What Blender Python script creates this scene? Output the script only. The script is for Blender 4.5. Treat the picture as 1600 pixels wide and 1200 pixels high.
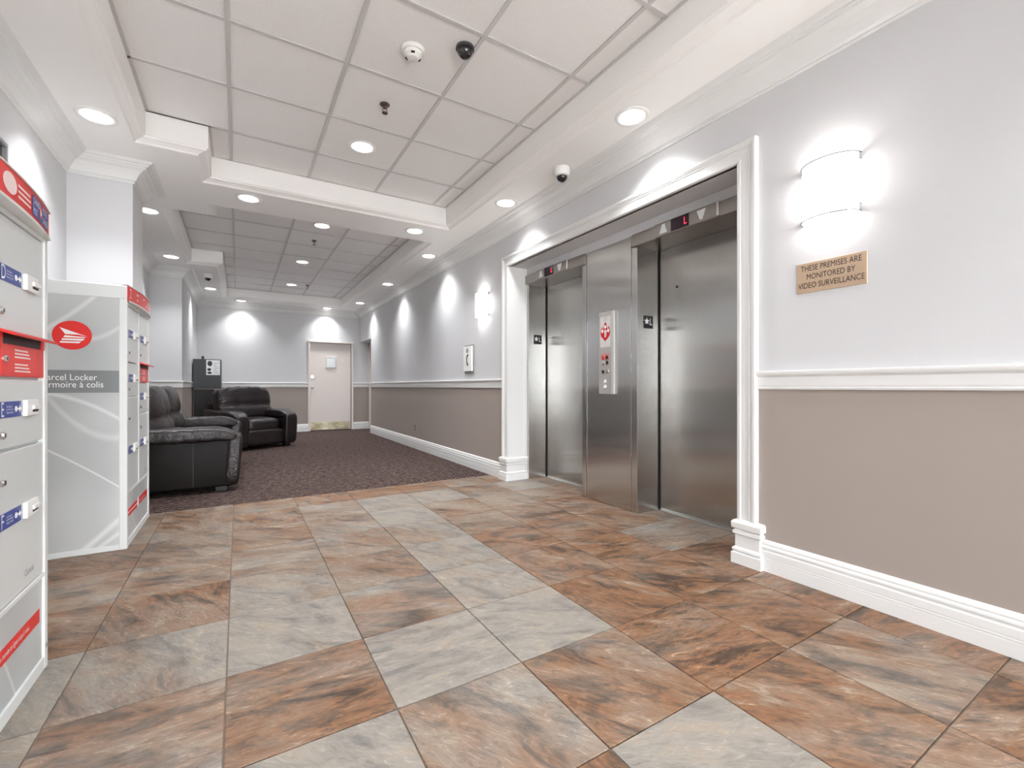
import bpy, bmesh, math, random
from mathutils import Vector, Matrix
random.seed(7)
for o in list(bpy.data.objects): bpy.data.objects.remove(o)
scene = bpy.context.scene
COL = scene.collection

# ------------------------------------------------------------------ camera, world, exposure
YAW = math.atan(427.5/704.0)
cd = bpy.data.cameras.new('camera'); cam = bpy.data.objects.new('camera', cd); COL.objects.link(cam)
cd.sensor_width = 36; cd.lens = 704.0*36/1600; cd.shift_y = 4/1600; cd.clip_start = .02
cam.location = (0, 0, 1.0); cam.rotation_euler = (math.pi/2, 0, -YAW)
scene.camera = cam
w = bpy.data.worlds.new('overcast_sky'); scene.world = w; w.use_nodes = True
w.node_tree.nodes['Background'].inputs[0].default_value = (.95, .975, 1, 1)
w.node_tree.nodes['Background'].inputs[1].default_value = 13.0
vs = scene.view_settings
vs.view_transform = 'Standard'; vs.look = 'None'; vs.gamma = 1; vs.use_curve_mapping = False
vs.exposure = 0.55
P_DOWN = 6.0        # watts of one recessed downlight
E_SCONCE = 11.0      # emission of the sconce shades

# ------------------------------------------------------------------ materials
def srgb(r, g, b):
    f = lambda c: (c/255/12.92) if c/255 <= .04045 else ((c/255+.055)/1.055)**2.4
    return (f(r), f(g), f(b), 1)
class NT:
    def __init__(s, name):
        s.m = bpy.data.materials.new(name); s.m.use_nodes = True
        s.n = s.m.node_tree.nodes; s.l = s.m.node_tree.links; s.b = s.n['Principled BSDF']
    def add(s, t, **kw):
        n = s.n.new(t)
        for k, v in kw.items():
            if k.startswith('i_'): n.inputs[k[2:].replace('_', ' ')].default_value = v
            else: setattr(n, k, v)
        return n
    def link(s, a, b): s.l.new(a, b)
    def math(s, op, a, b=None, c=None):
        n = s.n.new('ShaderNodeMath'); n.operation = op
        for i, x in enumerate((a, b, c)):
            if x is None: continue
            if isinstance(x, (int, float)): n.inputs[i].default_value = x
            else: s.link(x, n.inputs[i])
        return n.outputs[0]
    def mix(s, f, a, b):
        n = s.n.new('ShaderNodeMix'); n.data_type = 'RGBA'
        for i, x in ((0, f), (6, a), (7, b)):
            if isinstance(x, (int, float, tuple)): n.inputs[i].default_value = x
            else: s.link(x, n.inputs[i])
        return n.outputs[2]
    def ramp(s, f, stops):
        n = s.n.new('ShaderNodeValToRGB'); e = n.color_ramp.elements
        while len(e) < len(stops): e.new(.5)
        for q, (p, c) in zip(e, stops): q.position = p; q.color = c
        s.link(f, n.inputs[0]); return n.outputs[0]
    def noise(s, vec, scale, detail=4, rough=.55, dist=0):
        n = s.add('ShaderNodeTexNoise'); n.inputs['Scale'].default_value = scale
        n.inputs['Detail'].default_value = detail; n.inputs['Roughness'].default_value = rough
        n.inputs['Distortion'].default_value = dist
        if vec is not None: s.link(vec, n.inputs['Vector'])
        return n.outputs[0]
    def bump(s, h, strength, dist=.01):
        n = s.add('ShaderNodeBump'); n.inputs['Strength'].default_value = strength; n.inputs['Distance'].default_value = dist
        s.link(h, n.inputs['Height']); s.link(n.outputs[0], s.b.inputs['Normal'])
    def obj(s): return s.add('ShaderNodeTexCoord').outputs['Object']
    def mapping(s, vec, scale=(1,1,1), rot=(0,0,0), loc=(0,0,0)):
        n = s.add('ShaderNodeMapping'); n.inputs['Scale'].default_value = scale; n.inputs['Rotation'].default_value = rot
        n.inputs['Location'].default_value = loc; s.link(vec, n.inputs['Vector']); return n.outputs[0]
def mat(name, col, rough=.5, metal=0, noise=0, nscale=30, bump=0, spec=.5, coat=0):
    t = NT(name); b = t.b
    b.inputs['Base Color'].default_value = col; b.inputs['Roughness'].default_value = rough
    b.inputs['Metallic'].default_value = metal; b.inputs['Specular IOR Level'].default_value = spec
    b.inputs['Coat Weight'].default_value = coat
    if noise or bump:
        f = t.noise(t.obj(), nscale)
        if noise:
            d = tuple(c*(1-noise) for c in col[:3])+(1,); l = tuple(min(1, c*(1+noise)) for c in col[:3])+(1,)
            t.link(t.mix(f, d, l), b.inputs['Base Color'])
        if bump: t.bump(f, bump, .004)
    return t.m
def emit(name, col, strength):
    t = NT(name); t.b.inputs['Base Color'].default_value = col
    t.b.inputs['Emission Color'].default_value = col; t.b.inputs['Emission Strength'].default_value = strength
    return t.m
M = {}
M['white'] = mat('wall_white_paint', srgb(206, 206, 208), .6, noise=.012, nscale=3, bump=.04)
M['taupe'] = mat('wall_taupe_paint', srgb(158, 147, 140), .7, noise=.02, nscale=4, bump=.05)
M['trim'] = mat('trim_white_gloss', srgb(224, 224, 223), .38, noise=.012, nscale=5)
M['soffit'] = mat('soffit_white_paint', srgb(246, 244, 242), .55, noise=.012, nscale=4)
M['gridbar'] = mat('ceiling_grid_metal', srgb(205, 203, 202), .5, noise=.02)
M['black'] = mat('black_matt', srgb(22, 22, 24), .5, noise=.1)
M['dark_gap'] = mat('dark_gap', srgb(14, 14, 14), .8, noise=.1)
M['charcoal'] = mat('charcoal_paint', srgb(58, 60, 62), .5, noise=.04)
M['chrome'] = mat('chrome', (.75, .75, .76, 1), .15, 1, noise=.02)
M['brass'] = None
M['locker'] = mat('locker_grey_paint', srgb(222, 225, 224), .35, noise=.01, nscale=6)
M['locker_panel'] = mat('locker_door_paint', srgb(214, 217, 217), .3, noise=.012, nscale=5)
M['red'] = mat('red_plastic', srgb(226, 44, 40), .35, noise=.03)
M['blue'] = mat('blue_print', srgb(52, 72, 150), .4, noise=.04)
M['print_white'] = mat('white_print', srgb(240, 240, 240), .5, noise=.01)
M['print_black'] = mat('black_print', srgb(40, 40, 42), .5, noise=.05)
M['print_grey'] = mat('grey_print', srgb(150, 151, 152), .5, noise=.03)
M['band'] = mat('dark_grey_band', srgb(126, 128, 130), .4, noise=.02)
M['paper'] = mat('paper', srgb(238, 240, 241), .7, noise=.01)
M['door_paint'] = mat('door_cream_paint', srgb(226, 217, 212), .45, noise=.012, nscale=4)
M['plastic'] = mat('white_plastic', srgb(236, 236, 234), .35, noise=.01)
M['dome'] = mat('smoked_dome', srgb(26, 27, 30), .06, noise=.05, coat=.6)
M['bronze'] = mat('sprinkler_bronze', srgb(120, 100, 100), .3, .8, noise=.1)
M['lamp'] = emit('lamp_lens_glow', (1, .975, .94, 1), 9.0)
M['sconce'] = emit('sconce_shade_glow', (1, .985, .96, 1), E_SCONCE)
M['led'] = emit('red_led_digits', (.9, .02, .05, 1), 1.5)
M['display'] = mat('display_glass', srgb(38, 20, 40), .12, noise=.1)
M['arrow'] = mat('arrow_lens_white', srgb(232, 236, 238), .25, noise=.01)
M['window_glass'] = None
M['rim'] = mat('satin_grey_rim', srgb(120, 120, 122), .6, noise=.03)
M['foot'] = mat('sofa_foot_black', srgb(20, 20, 22), .5, noise=.1)
M['grout'] = mat('grout', srgb(128, 114, 102), .85, noise=.08, nscale=60)
M['pink'] = mat('pale_print', srgb(246, 222, 220), .5, noise=.02)

def steel(name, base, rough, aniso=1.0):
    t = NT(name); b = t.b; o = t.obj()
    f = t.noise(t.mapping(o, (260, 260, 3)), 1, 3, .6)
    t.link(t.mix(f, tuple(c*.88 for c in base[:3])+(1,), tuple(min(1, c*1.1) for c in base[:3])+(1,)), b.inputs['Base Color'])
    b.inputs['Metallic'].default_value = 1; b.inputs['Roughness'].default_value = rough
    b.inputs['Anisotropic'].default_value = aniso
    tg = t.add('ShaderNodeCombineXYZ'); tg.inputs[0].default_value = .7; tg.inputs[1].default_value = .7   # grain runs upright: gloss spreads sideways
    t.link(tg.outputs[0], b.inputs['Tangent'])
    wv = t.noise(t.mapping(o, (2.2, 2.2, 3.0)), 1, 1, .4)
    t.bump(wv, .035, .05)
    return t.m
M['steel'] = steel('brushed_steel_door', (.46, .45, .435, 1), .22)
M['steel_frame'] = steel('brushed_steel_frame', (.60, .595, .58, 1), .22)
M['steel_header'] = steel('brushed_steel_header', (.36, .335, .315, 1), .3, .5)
M['satin'] = mat('satin_panel_metal', srgb(186, 182, 180), .45, .35, noise=.02)
M['satin_light'] = mat('satin_side_metal', srgb(206, 206, 204), .45, .3, noise=.02)
M['steel_edge'] = mat('polished_steel_edge', (.82, .82, .82, 1), .2, 1, noise=.03)

def brass_mat():
    t = NT('brushed_brass'); o = t.obj()
    f = t.noise(t.mapping(o, (8, 8, 200)), 1, 3)
    t.link(t.mix(f, srgb(196, 168, 140), srgb(214, 190, 165)), t.b.inputs['Base Color'])
    t.b.inputs['Metallic'].default_value = .55; t.b.inputs['Roughness'].default_value = .38
    return t.m
M['brass'] = brass_mat()
def kick_mat():
    t = NT('scuffed_brass_kickplate'); o = t.obj()
    f = t.noise(t.mapping(o, (5, 5, 9)), 1, 4)
    t.link(t.ramp(f, [(.3, srgb(150, 138, 110)), (.55, srgb(196, 186, 158)), (.7, srgb(226, 222, 205))]), t.b.inputs['Base Color'])
    t.b.inputs['Metallic'].default_value = .6; t.b.inputs['Roughness'].default_value = .35
    return t.m
M['kick'] = kick_mat()
def tile_mat():
    t = NT('slate_look_floor_tile'); b = t.b
    oi = t.add('ShaderNodeObjectInfo'); sep = t.add('ShaderNodeSeparateColor'); t.link(oi.outputs['Color'], sep.inputs[0])
    grey, r1, r2 = sep.outputs
    o = t.obj()
    rot = t.add('ShaderNodeVectorRotate'); rot.rotation_type = 'Z_AXIS'; t.link(o, rot.inputs['Vector'])
    t.link(t.math('MULTIPLY_ADD', r1, 1.1, .05), rot.inputs['Angle'])
    off = t.add('ShaderNodeVectorMath'); off.operation = 'ADD'; t.link(rot.outputs[0], off.inputs[0])
    cmb = t.add('ShaderNodeCombineXYZ'); t.link(t.math('MULTIPLY', r1, 37.0), cmb.inputs[0]); t.link(t.math('MULTIPLY', r2, 53.0), cmb.inputs[1]); t.link(t.math('MULTIPLY', r2, 19.0), cmb.inputs[2])
    t.link(cmb.outputs[0], off.inputs[1]); v = off.outputs[0]
    st = t.mapping(v, (3.6, 9.5, 4))
    n1 = t.noise(st, 1.0, 12, .68, 1.1)
    n2 = t.noise(t.mapping(v, (11, 38, 9)), 1.0, 12, .74, 2.2)
    n3 = t.noise(t.mapping(v, (2.2, 4.2, 3)), 1.0, 5, .6, .5)
    rust = t.ramp(n1, [(.34, srgb(92, 76, 66)), (.43, srgb(136, 108, 88)), (.51, srgb(186, 138, 102)), (.58, srgb(182, 146, 118)), (.66, srgb(216, 200, 184))])
    pale = t.ramp(n1, [(.32, srgb(138, 134, 130)), (.43, srgb(174, 165, 156)), (.54, srgb(194, 184, 172)), (.66, srgb(206, 188, 168))])
    g = t.math('ADD', t.math('MULTIPLY', grey, 1.25), t.math('MULTIPLY', t.math('SUBTRACT', n3, .5), 2.4))
    g = t.math('MAXIMUM', t.math('MINIMUM', g, 1.0), 0.0)
    base = t.mix(g, rust, pale)
    vein = t.ramp(n2, [(.33, (.40, .36, .33, 1)), (.44, (.85, .82, .80, 1)), (.53, (1.0, 1, 1, 1)), (.575, (1.12, 1.12, 1.12, 1)), (.63, (1.8, 1.84, 1.88, 1))])
    mu = t.add('ShaderNodeMix'); mu.data_type = 'RGBA'; mu.blend_type = 'MULTIPLY'
    t.link(t.math('MULTIPLY_ADD', grey, -.55, .95), mu.inputs[0]); t.link(base, mu.inputs[6]); t.link(vein, mu.inputs[7])
    dk = t.add('ShaderNodeMix'); dk.data_type = 'RGBA'; dk.blend_type = 'MULTIPLY'; dk.inputs[0].default_value = 1
    t.link(mu.outputs[2], dk.inputs[6]); t.link(t.mix(g, (.43, .395, .355, 1), (.50, .505, .51, 1)), dk.inputs[7])
    t.link(dk.outputs[2], b.inputs['Base Color'])
    b.inputs['Roughness'].default_value = .42; b.inputs['Specular IOR Level'].default_value = .45
    t.bump(n2, .35, .005)
    return t.m
M['tile'] = tile_mat()
def carpet_mat():
    t = NT('patterned_brown_carpet'); b = t.b; o = t.obj()
    nz = t.add('ShaderNodeTexNoise'); nz.inputs['Scale'].default_value = 22; t.link(o, nz.inputs['Vector'])
    ds = t.add('ShaderNodeVectorMath'); ds.operation = 'MULTIPLY_ADD'; t.link(nz.outputs['Color'], ds.inputs[0])
    ds.inputs[1].default_value = (.03, .03, 0); t.link(o, ds.inputs[2])
    sp = t.add('ShaderNodeSeparateXYZ'); t.link(ds.outputs[0], sp.inputs[0]); x, y = sp.outputs[0], sp.outputs[1]
    colm = t.math('FLOOR', t.math('DIVIDE', x, .062))
    par = t.math('MULTIPLY_ADD', t.math('PINGPONG', colm, 1.0), 2.0, -1.0)
    ph = t.math('DIVIDE', t.math('ADD', y, t.math('MULTIPLY', par, t.math('MULTIPLY', x, .9))), .066)
    fr = t.math('FRACT', ph)
    edge = t.math('ABSOLUTE', t.math('SUBTRACT', fr, .5))
    brk = t.noise(t.mapping(o, (18, 18, 1)), 1.0, 2)
    k = t.ramp(t.math('ADD', edge, t.math('MULTIPLY', t.math('SUBTRACT', brk, .5), .75)), [(.21, srgb(34, 24, 24)), (.27, srgb(104, 88, 83))])
    fine = t.noise(o, 260, 2)
    b.inputs['Roughness'].default_value = .95; b.inputs['Specular IOR Level'].default_value = .1
    t.link(t.mix(t.math('MULTIPLY', fine, .2), k, srgb(52, 42, 42)), b.inputs['Base Color'])
    t.bump(fine, .5, .004)
    return t.m
M['carpet'] = carpet_mat()
def leather_mat():
    t = NT('dark_brown_leather'); b = t.b; o = t.obj()
    n1 = t.noise(o, 5, 4); n2 = t.noise(t.mapping(o, (12, 5, 9)), 1, 5, .6, 1.5); n3 = t.noise(o, 220, 2)
    t.link(t.ramp(n1, [(.3, srgb(24, 18, 19)), (.7, srgb(40, 32, 34))]), b.inputs['Base Color'])
    b.inputs['Roughness'].default_value = .33; b.inputs['Specular IOR Level'].default_value = .5
    t.bump(t.math('ADD', t.math('MULTIPLY', n2, 1.0), t.math('MULTIPLY', n3, .06)), .5, .02)
    return t.m
M['leather'] = leather_mat()
def leather_flat():
    t = NT('dark_leather_panel'); b = t.b; o = t.obj()
    n1 = t.noise(o, 4, 4); n3 = t.noise(o, 260, 2)
    t.link(t.ramp(n1, [(.3, srgb(20, 16, 16)), (.7, srgb(30, 25, 25))]), b.inputs['Base Color'])
    b.inputs['Roughness'].default_value = .5; b.inputs['Specular IOR Level'].default_value = .15; t.bump(n3, .15, .003)
    return t.m
M['leather_flat'] = leather_flat()
def ctile_mat():
    t = NT('acoustic_ceiling_tile'); b = t.b; o = t.obj()
    n = t.noise(o, 95, 3, .6); vo = t.add('ShaderNodeTexVoronoi'); vo.inputs['Scale'].default_value = 60; t.link(o, vo.inputs['Vector'])
    pits = t.ramp(vo.outputs['Distance'], [(.06, (.72, .71, .71, 1)), (.16, (1, 1, 1, 1))])
    mu = t.add('ShaderNodeMix'); mu.data_type = 'RGBA'; mu.blend_type = 'MULTIPLY'; mu.inputs[0].default_value = .35
    t.link(t.mix(n, srgb(232, 230, 229), srgb(248, 246, 245)), mu.inputs[6]); t.link(pits, mu.inputs[7])
    t.link(mu.outputs[2], b.inputs['Base Color']); b.inputs['Roughness'].default_value = .9
    t.bump(n, .3, .004); return t.m
M['ctile'] = ctile_mat()
def graphic_mat():
    t = NT('locker_grey_swoosh_print'); b = t.b; o = t.obj()
    base = t.noise(t.mapping(o, (1.5, 1.5, 1.2)), 1, 2)
    col = t.ramp(base, [(.3, srgb(174, 177, 178)), (.7, srgb(206, 208, 208))])
    sp = t.add('ShaderNodeSeparateXYZ'); t.link(o, sp.inputs[0])
    h = t.math('ADD', sp.outputs[0], t.math('ADD', sp.outputs[1], .65)); z = sp.outputs[2]
    for a, bq, cq, wd, am in ((-.75, -.1, .56, .006, .8), (-.4, -.3, .93, .012, .6), (-23, -4, -2.75, .12, .45), (-30, 6, -3.2, .2, .25), (.9, .1, -.02, .02, .7), (.7, .1, -.06, .014, .6), (1.0, .3, 1.43, .016, .6), (-.2, .9, 1.28, .014, .4), (-1.1, .9, .80, .02, .35)):
        q = t.math('ADD', t.math('MULTIPLY', h, a), t.math('MULTIPLY', t.math('MULTIPLY', h, h), bq*3))
        d = t.math('ABSOLUTE', t.math('SUBTRACT', z, t.math('ADD', q, cq)))
        k = t.math('MULTIPLY', t.math('MAXIMUM', t.math('SUBTRACT', 1.0, t.math('DIVIDE', d, wd*1.6)), 0.0), am)
        col = t.mix(k, col, srgb(236, 237, 237))
    t.link(col, b.inputs['Base Color']); b.inputs['Roughness'].default_value = .35; return t.m
M['graphic'] = graphic_mat()
def glass_mat():
    t = NT('clear_window_glass'); out = t.n['Material Output']
    tr = t.add('ShaderNodeBsdfTransparent'); gl = t.add('ShaderNodeBsdfGlossy'); gl.inputs['Roughness'].default_value = .02
    fr = t.add('ShaderNodeFresnel'); mx = t.add('ShaderNodeMixShader')
    t.link(fr.outputs[0], mx.inputs[0]); t.link(tr.outputs[0], mx.inputs[1]); t.link(gl.outputs[0], mx.inputs[2]); t.link(mx.outputs[0], out.inputs[0])
    return t.m
M['window_glass'] = glass_mat()

# ------------------------------------------------------------------ helpers
class MB:
    def __init__(s): s.bm = bmesh.new(); s.mi = 0
    def _mark(s, faces):
        for f in faces: f.material_index = s.mi
    def box(s, x0, x1, y0, y1, z0, z1, bev=0, seg=2):
        x0, x1 = sorted((x0, x1)); y0, y1 = sorted((y0, y1)); z0, z1 = sorted((z0, z1))
        r = bmesh.ops.create_cube(s.bm, size=1, matrix=Matrix.Translation(((x0+x1)/2, (y0+y1)/2, (z0+z1)/2)) @ Matrix.Diagonal((x1-x0, y1-y0, z1-z0, 1)))
        vs_ = r['verts']; s._mark({f for v in vs_ for f in v.link_faces})
        if bev:
            es = list({e for v in vs_ for e in v.link_edges})
            rr = bmesh.ops.bevel(s.bm, geom=es, offset=bev, segments=seg, profile=.5, affect='EDGES', clamp_overlap=True)
            s._mark(rr['faces'])
        return s
    def quad(s, *pts):
        f = s.bm.faces.new([s.bm.verts.new(p) for p in pts]); f.material_index = s.mi; return s
    def prism(s, pts2, O, R, U, th):
        """outline pts2 in the plane (R,U) at O, extruded back by th along the inward normal"""
        O, R, U = Vector(O), Vector(R), Vector(U); N = R.cross(U)
        a = [s.bm.verts.new(O+R*x+U*y) for x, y in pts2]; fs = [s.bm.faces.new(a)]
        if th:
            b = [s.bm.verts.new(O+R*x+U*y-N*th) for x, y in pts2]
            fs.append(s.bm.faces.new(b[::-1]))
            n = len(a)
            for i in range(n): fs.append(s.bm.faces.new((a[i], b[i], b[(i+1) % n], a[(i+1) % n])))
        s._mark(fs); return s
    def lathe(s, prof, O, axis=(0, 0, 1), n=24, cap=True):
        O = Vector(O); A = Vector(axis).normalized(); T = A.orthogonal().normalized(); B = A.cross(T)
        rings = []
        for r, h in prof:
            rings.append([s.bm.verts.new(O+A*h+(T*math.cos(q)+B*math.sin(q))*r) for q in [2*math.pi*i/n for i in range(n)]])
        fs = []
        for a, b in zip(rings, rings[1:]):
            for i in range(n): fs.append(s.bm.faces.new((a[i], a[(i+1) % n], b[(i+1) % n], b[i])))
        if cap: fs.append(s.bm.faces.new(rings[0][::-1])); fs.append(s.bm.faces.new(rings[-1]))
        s._mark(fs); return s
    def sweep(s, path, prof, closed=False, mp=None, segs=None, caps=True):
        """path in 2D, profile (lateral to the left, height); mitred corners"""
        mp = mp or (lambda a, b, h: (a, b, h))
        n = len(path); P = [Vector(p) for p in path]
        nrm = lambda d: Vector((-d.y, d.x))
        offs = []
        for i in range(n):
            d1 = (P[i]-P[i-1]).normalized() if (i > 0 or closed) else None
            d2 = (P[(i+1) % n]-P[i]).normalized() if (i < n-1 or closed) else None
            if d1 is None: o = nrm(d2)
            elif d2 is None: o = nrm(d1)
            else:
                a, b = nrm(d1), nrm(d2); o = (a+b)/max(.05, 1+a.dot(b))
            offs.append(o)
        for i in (range(n) if closed else range(n-1)):
            if segs is not None and i not in segs: continue
            j = (i+1) % n
            a = [s.bm.verts.new(mp(*(P[i]+offs[i]*l), h)) for l, h in prof]
            b = [s.bm.verts.new(mp(*(P[j]+offs[j]*l), h)) for l, h in prof]
            fs = [s.bm.faces.new((a[k], b[k], b[k+1], a[k+1])) for k in range(len(prof)-1)]
            if caps:
                fs.append(s.bm.faces.new(a)); fs.append(s.bm.faces.new(b[::-1]))
            s._mark(fs)
        return s
    def tube(s, pts, r, n=8):
        pts = [Vector(p) for p in pts]; rings = []
        for i, p in enumerate(pts):
            d = (pts[min(i+1, len(pts)-1)]-pts[max(i-1, 0)]).normalized()
            T = d.orthogonal().normalized() if i == 0 else (T-d*T.dot(d)).normalized()
            B = d.cross(T)
            rings.append([s.bm.verts.new(p+(T*math.cos(2*math.pi*k/n)+B*math.sin(2*math.pi*k/n))*r) for k in range(n)])
        fs = []
        for a, b in zip(rings, rings[1:]):
            for k in range(n): fs.append(s.bm.faces.new((a[k], a[(k+1) % n], b[(k+1) % n], b[k])))
        fs.append(s.bm.faces.new(rings[0][::-1])); fs.append(s.bm.faces.new(rings[-1])); s._mark(fs); return s
    def soft(s, c, size, e=5, cuts=9, fn=None, rot=None):
        """puffy rounded cushion: cube grid pulled onto a superellipsoid"""
        tb = bmesh.new(); bmesh.ops.create_cube(tb, size=2)
        bmesh.ops.subdivide_edges(tb, edges=tb.edges[:], cuts=cuts, use_grid_fill=True)
        rt = rot or Matrix.Identity(3)
        vm = {}
        for v in tb.verts:
            p = v.co; k = (abs(p.x)**e+abs(p.y)**e+abs(p.z)**e)**(1/e); q = p/k
            q = Vector((q.x*size[0]/2, q.y*size[1]/2, q.z*size[2]/2))
            if fn: q = fn(q)
            vm[v] = s.bm.verts.new(Vector(c)+rt @ q)
        s._mark([s.bm.faces.new([vm[v] for v in f.verts]) for f in tb.faces]); tb.free(); return s
    def build(s, name, mats, parent=None, smooth=False, angle=None):
        me = bpy.data.meshes.new(name)
        bmesh.ops.recalc_face_normals(s.bm, faces=s.bm.faces[:])
        s.bm.to_mesh(me); s.bm.free()
        for m in (mats if isinstance(mats, (list, tuple)) else [mats]): me.materials.append(M[m] if isinstance(m, str) else m)
        if smooth:
            for p in me.polygons: p.use_smooth = True
            if angle: me.set_sharp_from_angle(angle=math.radians(angle))
        o = bpy.data.objects.new(name, me); COL.objects.link(o)
        if parent: o.parent = parent
        return o
def tag(o, label=None, cat=None, group=None, kind=None):
    if label: o['label'] = label
    if cat: o['category'] = cat
    if group: o['group'] = group
    if kind: o['kind'] = kind
    return o
def empty(name, loc, label=None, cat=None, group=None, rz=0, kind=None):
    o = bpy.data.objects.new(name, None); COL.objects.link(o); o.location = loc; o.rotation_euler.z = rz; o.empty_display_size = .1
    return tag(o, label, cat, group, kind)
def text(name, body, size, m, O, R, U, parent=None, align='LEFT', sx=1.0, lines=1.0, shear=0):
    """flat printed lettering in the plane (R,U) through O"""
    cu = bpy.data.curves.new(name, 'FONT'); cu.body = body; cu.size = size; cu.align_x = align; cu.align_y = 'CENTER'; cu.space_line = lines; cu.shear = shear
    cu.resolution_u = 3
    to = bpy.data.objects.new(name, cu); COL.objects.link(to); bpy.context.view_layer.update()
    me = bpy.data.meshes.new_from_object(to); bpy.data.objects.remove(to); bpy.data.curves.remove(cu)
    O, R, U = Vector(O), Vector(R), Vector(U)
    for v in me.vertices: v.co = O+R*(v.co.x*sx)+U*v.co.y
    me.materials.clear(); me.materials.append(M[m]); me.name = name
    o = bpy.data.objects.new(name, me); COL.objects.link(o)
    if parent: o.parent = parent
    return o
def circle(cx, cy, rx, ry=None, n=24, a0=0):
    ry = ry or rx
    return [(cx+rx*math.cos(a0+2*math.pi*i/n), cy+ry*math.sin(a0+2*math.pi*i/n)) for i in range(n)]
def copy_tree(o, parent=None):
    c = o.copy(); COL.objects.link(c)
    if parent: c.parent = parent
    for ch in list(o.children): copy_tree(ch, c)
    return c
XP, YP, ZP = (1, 0, 0), (0, 1, 0), (0, 0, 1)
YN = (0, -1, 0)

# ------------------------------------------------------------------ dimensions of the place (metres)
XL, XR, YB, YF = -1.10, 2.46, 10.97, -2.6      # walls
CX = -.715                                      # face of the columns on the left
ZS, ZC = 2.75, 2.965                            # dropped border, coffer ceiling
XE, XD = 2.68, 2.93                             # steel elevator front, elevator doors
A0, A1 = 1.53, 4.11                             # elevator alcove along the wall
R0, R1 = 9.95, 10.97                            # side doorway at the far end
SPLIT = 1.0

# ------------------------------------------------------------------ floor
fl = tag(MB().box(-1.4, 3.0, YF-.2, 4.5, -.08, -.006).build('floor', 'grout'), 'rust and grey slate-look tiled lobby floor', 'floor', kind='structure')
TILE = .4568; TX = -.035; TY = 1.38; G = .0022
GREY = {(-2, 2): .1, (-2, 3): .35, (-2, 1): .9, (-1, 0): .4, (-1, 1): .62, (-1, 2): .2, (-1, 3): .4, (-1, 4): .45, (-1, 5): .4, (-1, 6): .3, (0, -1): 1.0, (0, 0): .2,
 (0, 1): .95, (0, 2): .65, (0, 3): .5, (0, 4): .3, (0, 5): .3, (0, 6): .35, (1, -1): .4, (1, 0): .9, (1, 1): .47, (1, 2): .4, (1, 3): .35, (1, 4): .4, (1, 5): .5, (2, -2): 1.0,
 (2, -1): .15, (2, 0): 1.0, (2, 1): .7, (2, 2): .75, (2, 3): .6, (2, 4): .9, (2, 5): .85, (3, -2): .15, (3, -1): .0, (3, 0): .15, (3, 1): .22, (3, 2): .15, (3, 3): .35, (3, 4): .3,
 (3, 5): .8, (4, -3): .1, (4, -2): .35, (4, -1): .05, (4, 0): .1, (4, 1): .1, (4, 2): .15, (4, 3): .25, (4, 4): .45, (5, -2): .1, (5, -1): .05, (5, 0): .1, (5, 1): .5, (5, 2): .15, (5, 3): .2, (5, 4): .3, (5, 5): .8, (6, 0): .4, (6, 1): .45, (6, 2): .4, (6, 3): .3, (6, 4): .2, (6, 5): .3, (-3, 4): .4, (4, 5): .4}
tile_cache = {}
def floor_tile(x0, x1, y0, y1, i, j):
    k = (round(x1-x0, 4), round(y1-y0, 4))
    if k not in tile_cache:
        hx, hy = (x1-x0)/2, (y1-y0)/2
        tile_cache[k] = MB().box(-hx, hx, -hy, hy, -.01, 0, .0012, 1).build('tile', 'tile', fl); o = tile_cache[k]
    else:
        o = tile_cache[k].copy(); COL.objects.link(o)
    rr = random.Random(i*131+j*977)
    o.location = ((x0+x1)/2, (y0+y1)/2, rr.uniform(-.0006, 0))
    o.color = (min(1, max(0, GREY.get((i, j), rr.choice((.1, .2, .35, .5, .8))))), rr.random(), rr.random(), 1)
for i in range(-3, 7):
    for j in range(-9, 8):
        x0, x1 = TX+i*TILE, TX+(i+1)*TILE; y0, y1 = TY+j*TILE, TY+(j+1)*TILE
        x0, x1 = max(x0, XL), min(x1, XD); y0, y1 = max(y0, YF), min(y1, 4.495)
        if x1-x0 < .03 or y1-y0 < .03: continue
        floor_tile(x0+G, x1-G, y0+G, y1-G, i, j)
tag(MB().box(-1.4, 3.0, 4.5, 11.3, -.08, -.001).build('floor_carpet', 'carpet'), 'dark brown carpet with small herringbone flecks in the far lounge', 'carpet', kind='structure')

# ------------------------------------------------------------------ walls (white above the rail, taupe below)
def two_tone(mb, x0, x1, y0, y1, z0=0, z1=3.1):
    if z0 < SPLIT:
        mb.mi = 1; mb.box(x0, x1, y0, y1, z0, min(SPLIT, z1))
    if z1 > SPLIT:
        mb.mi = 0; mb.box(x0, x1, y0, y1, max(z0, SPLIT), z1)
WM = ['white', 'taupe']
mb = MB(); two_tone(mb, XL-.15, XL, YF-.15, 11.2)
tag(mb.build('wall_left', WM), 'white left wall with taupe lower half behind the lockers', 'wall', kind='structure')
mb = MB(); two_tone(mb, XL, CX, 4.61, 5.05)
tag(mb.build('wall_column', WM), 'white square column on the left behind the parcel locker', 'column', kind='structure')
mb = MB(); two_tone(mb, XL, CX, 8.25, YB)
tag(mb.build('wall_column', WM), 'white boxed-out wall on the left at the far end', 'column', kind='structure')
mb = MB()
two_tone(mb, XR, XE, YF-.15, A0)
tag(mb.build('wall_right', WM), 'white right wall with taupe lower half nearest the viewpoint', 'wall', kind='structure')
mb = MB(); two_tone(mb, XR, XE, A1, R0)
tag(mb.build('wall_right', WM), 'white right wall with taupe lower half beyond the elevators', 'wall', kind='structure')
mb = MB(); two_tone(mb, XR, XE, R0, R1, 2.045)
tag(mb.build('wall_right', WM), 'white wall over the side doorway at the far end', 'wall', kind='structure')
mb = MB(); two_tone(mb, XR, XE, A0, A1, 2.275); mb.box(XE, XE+.05, A0-.2, A1+.2, 2.2, 2.4)     # with the white band over the steel
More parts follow.
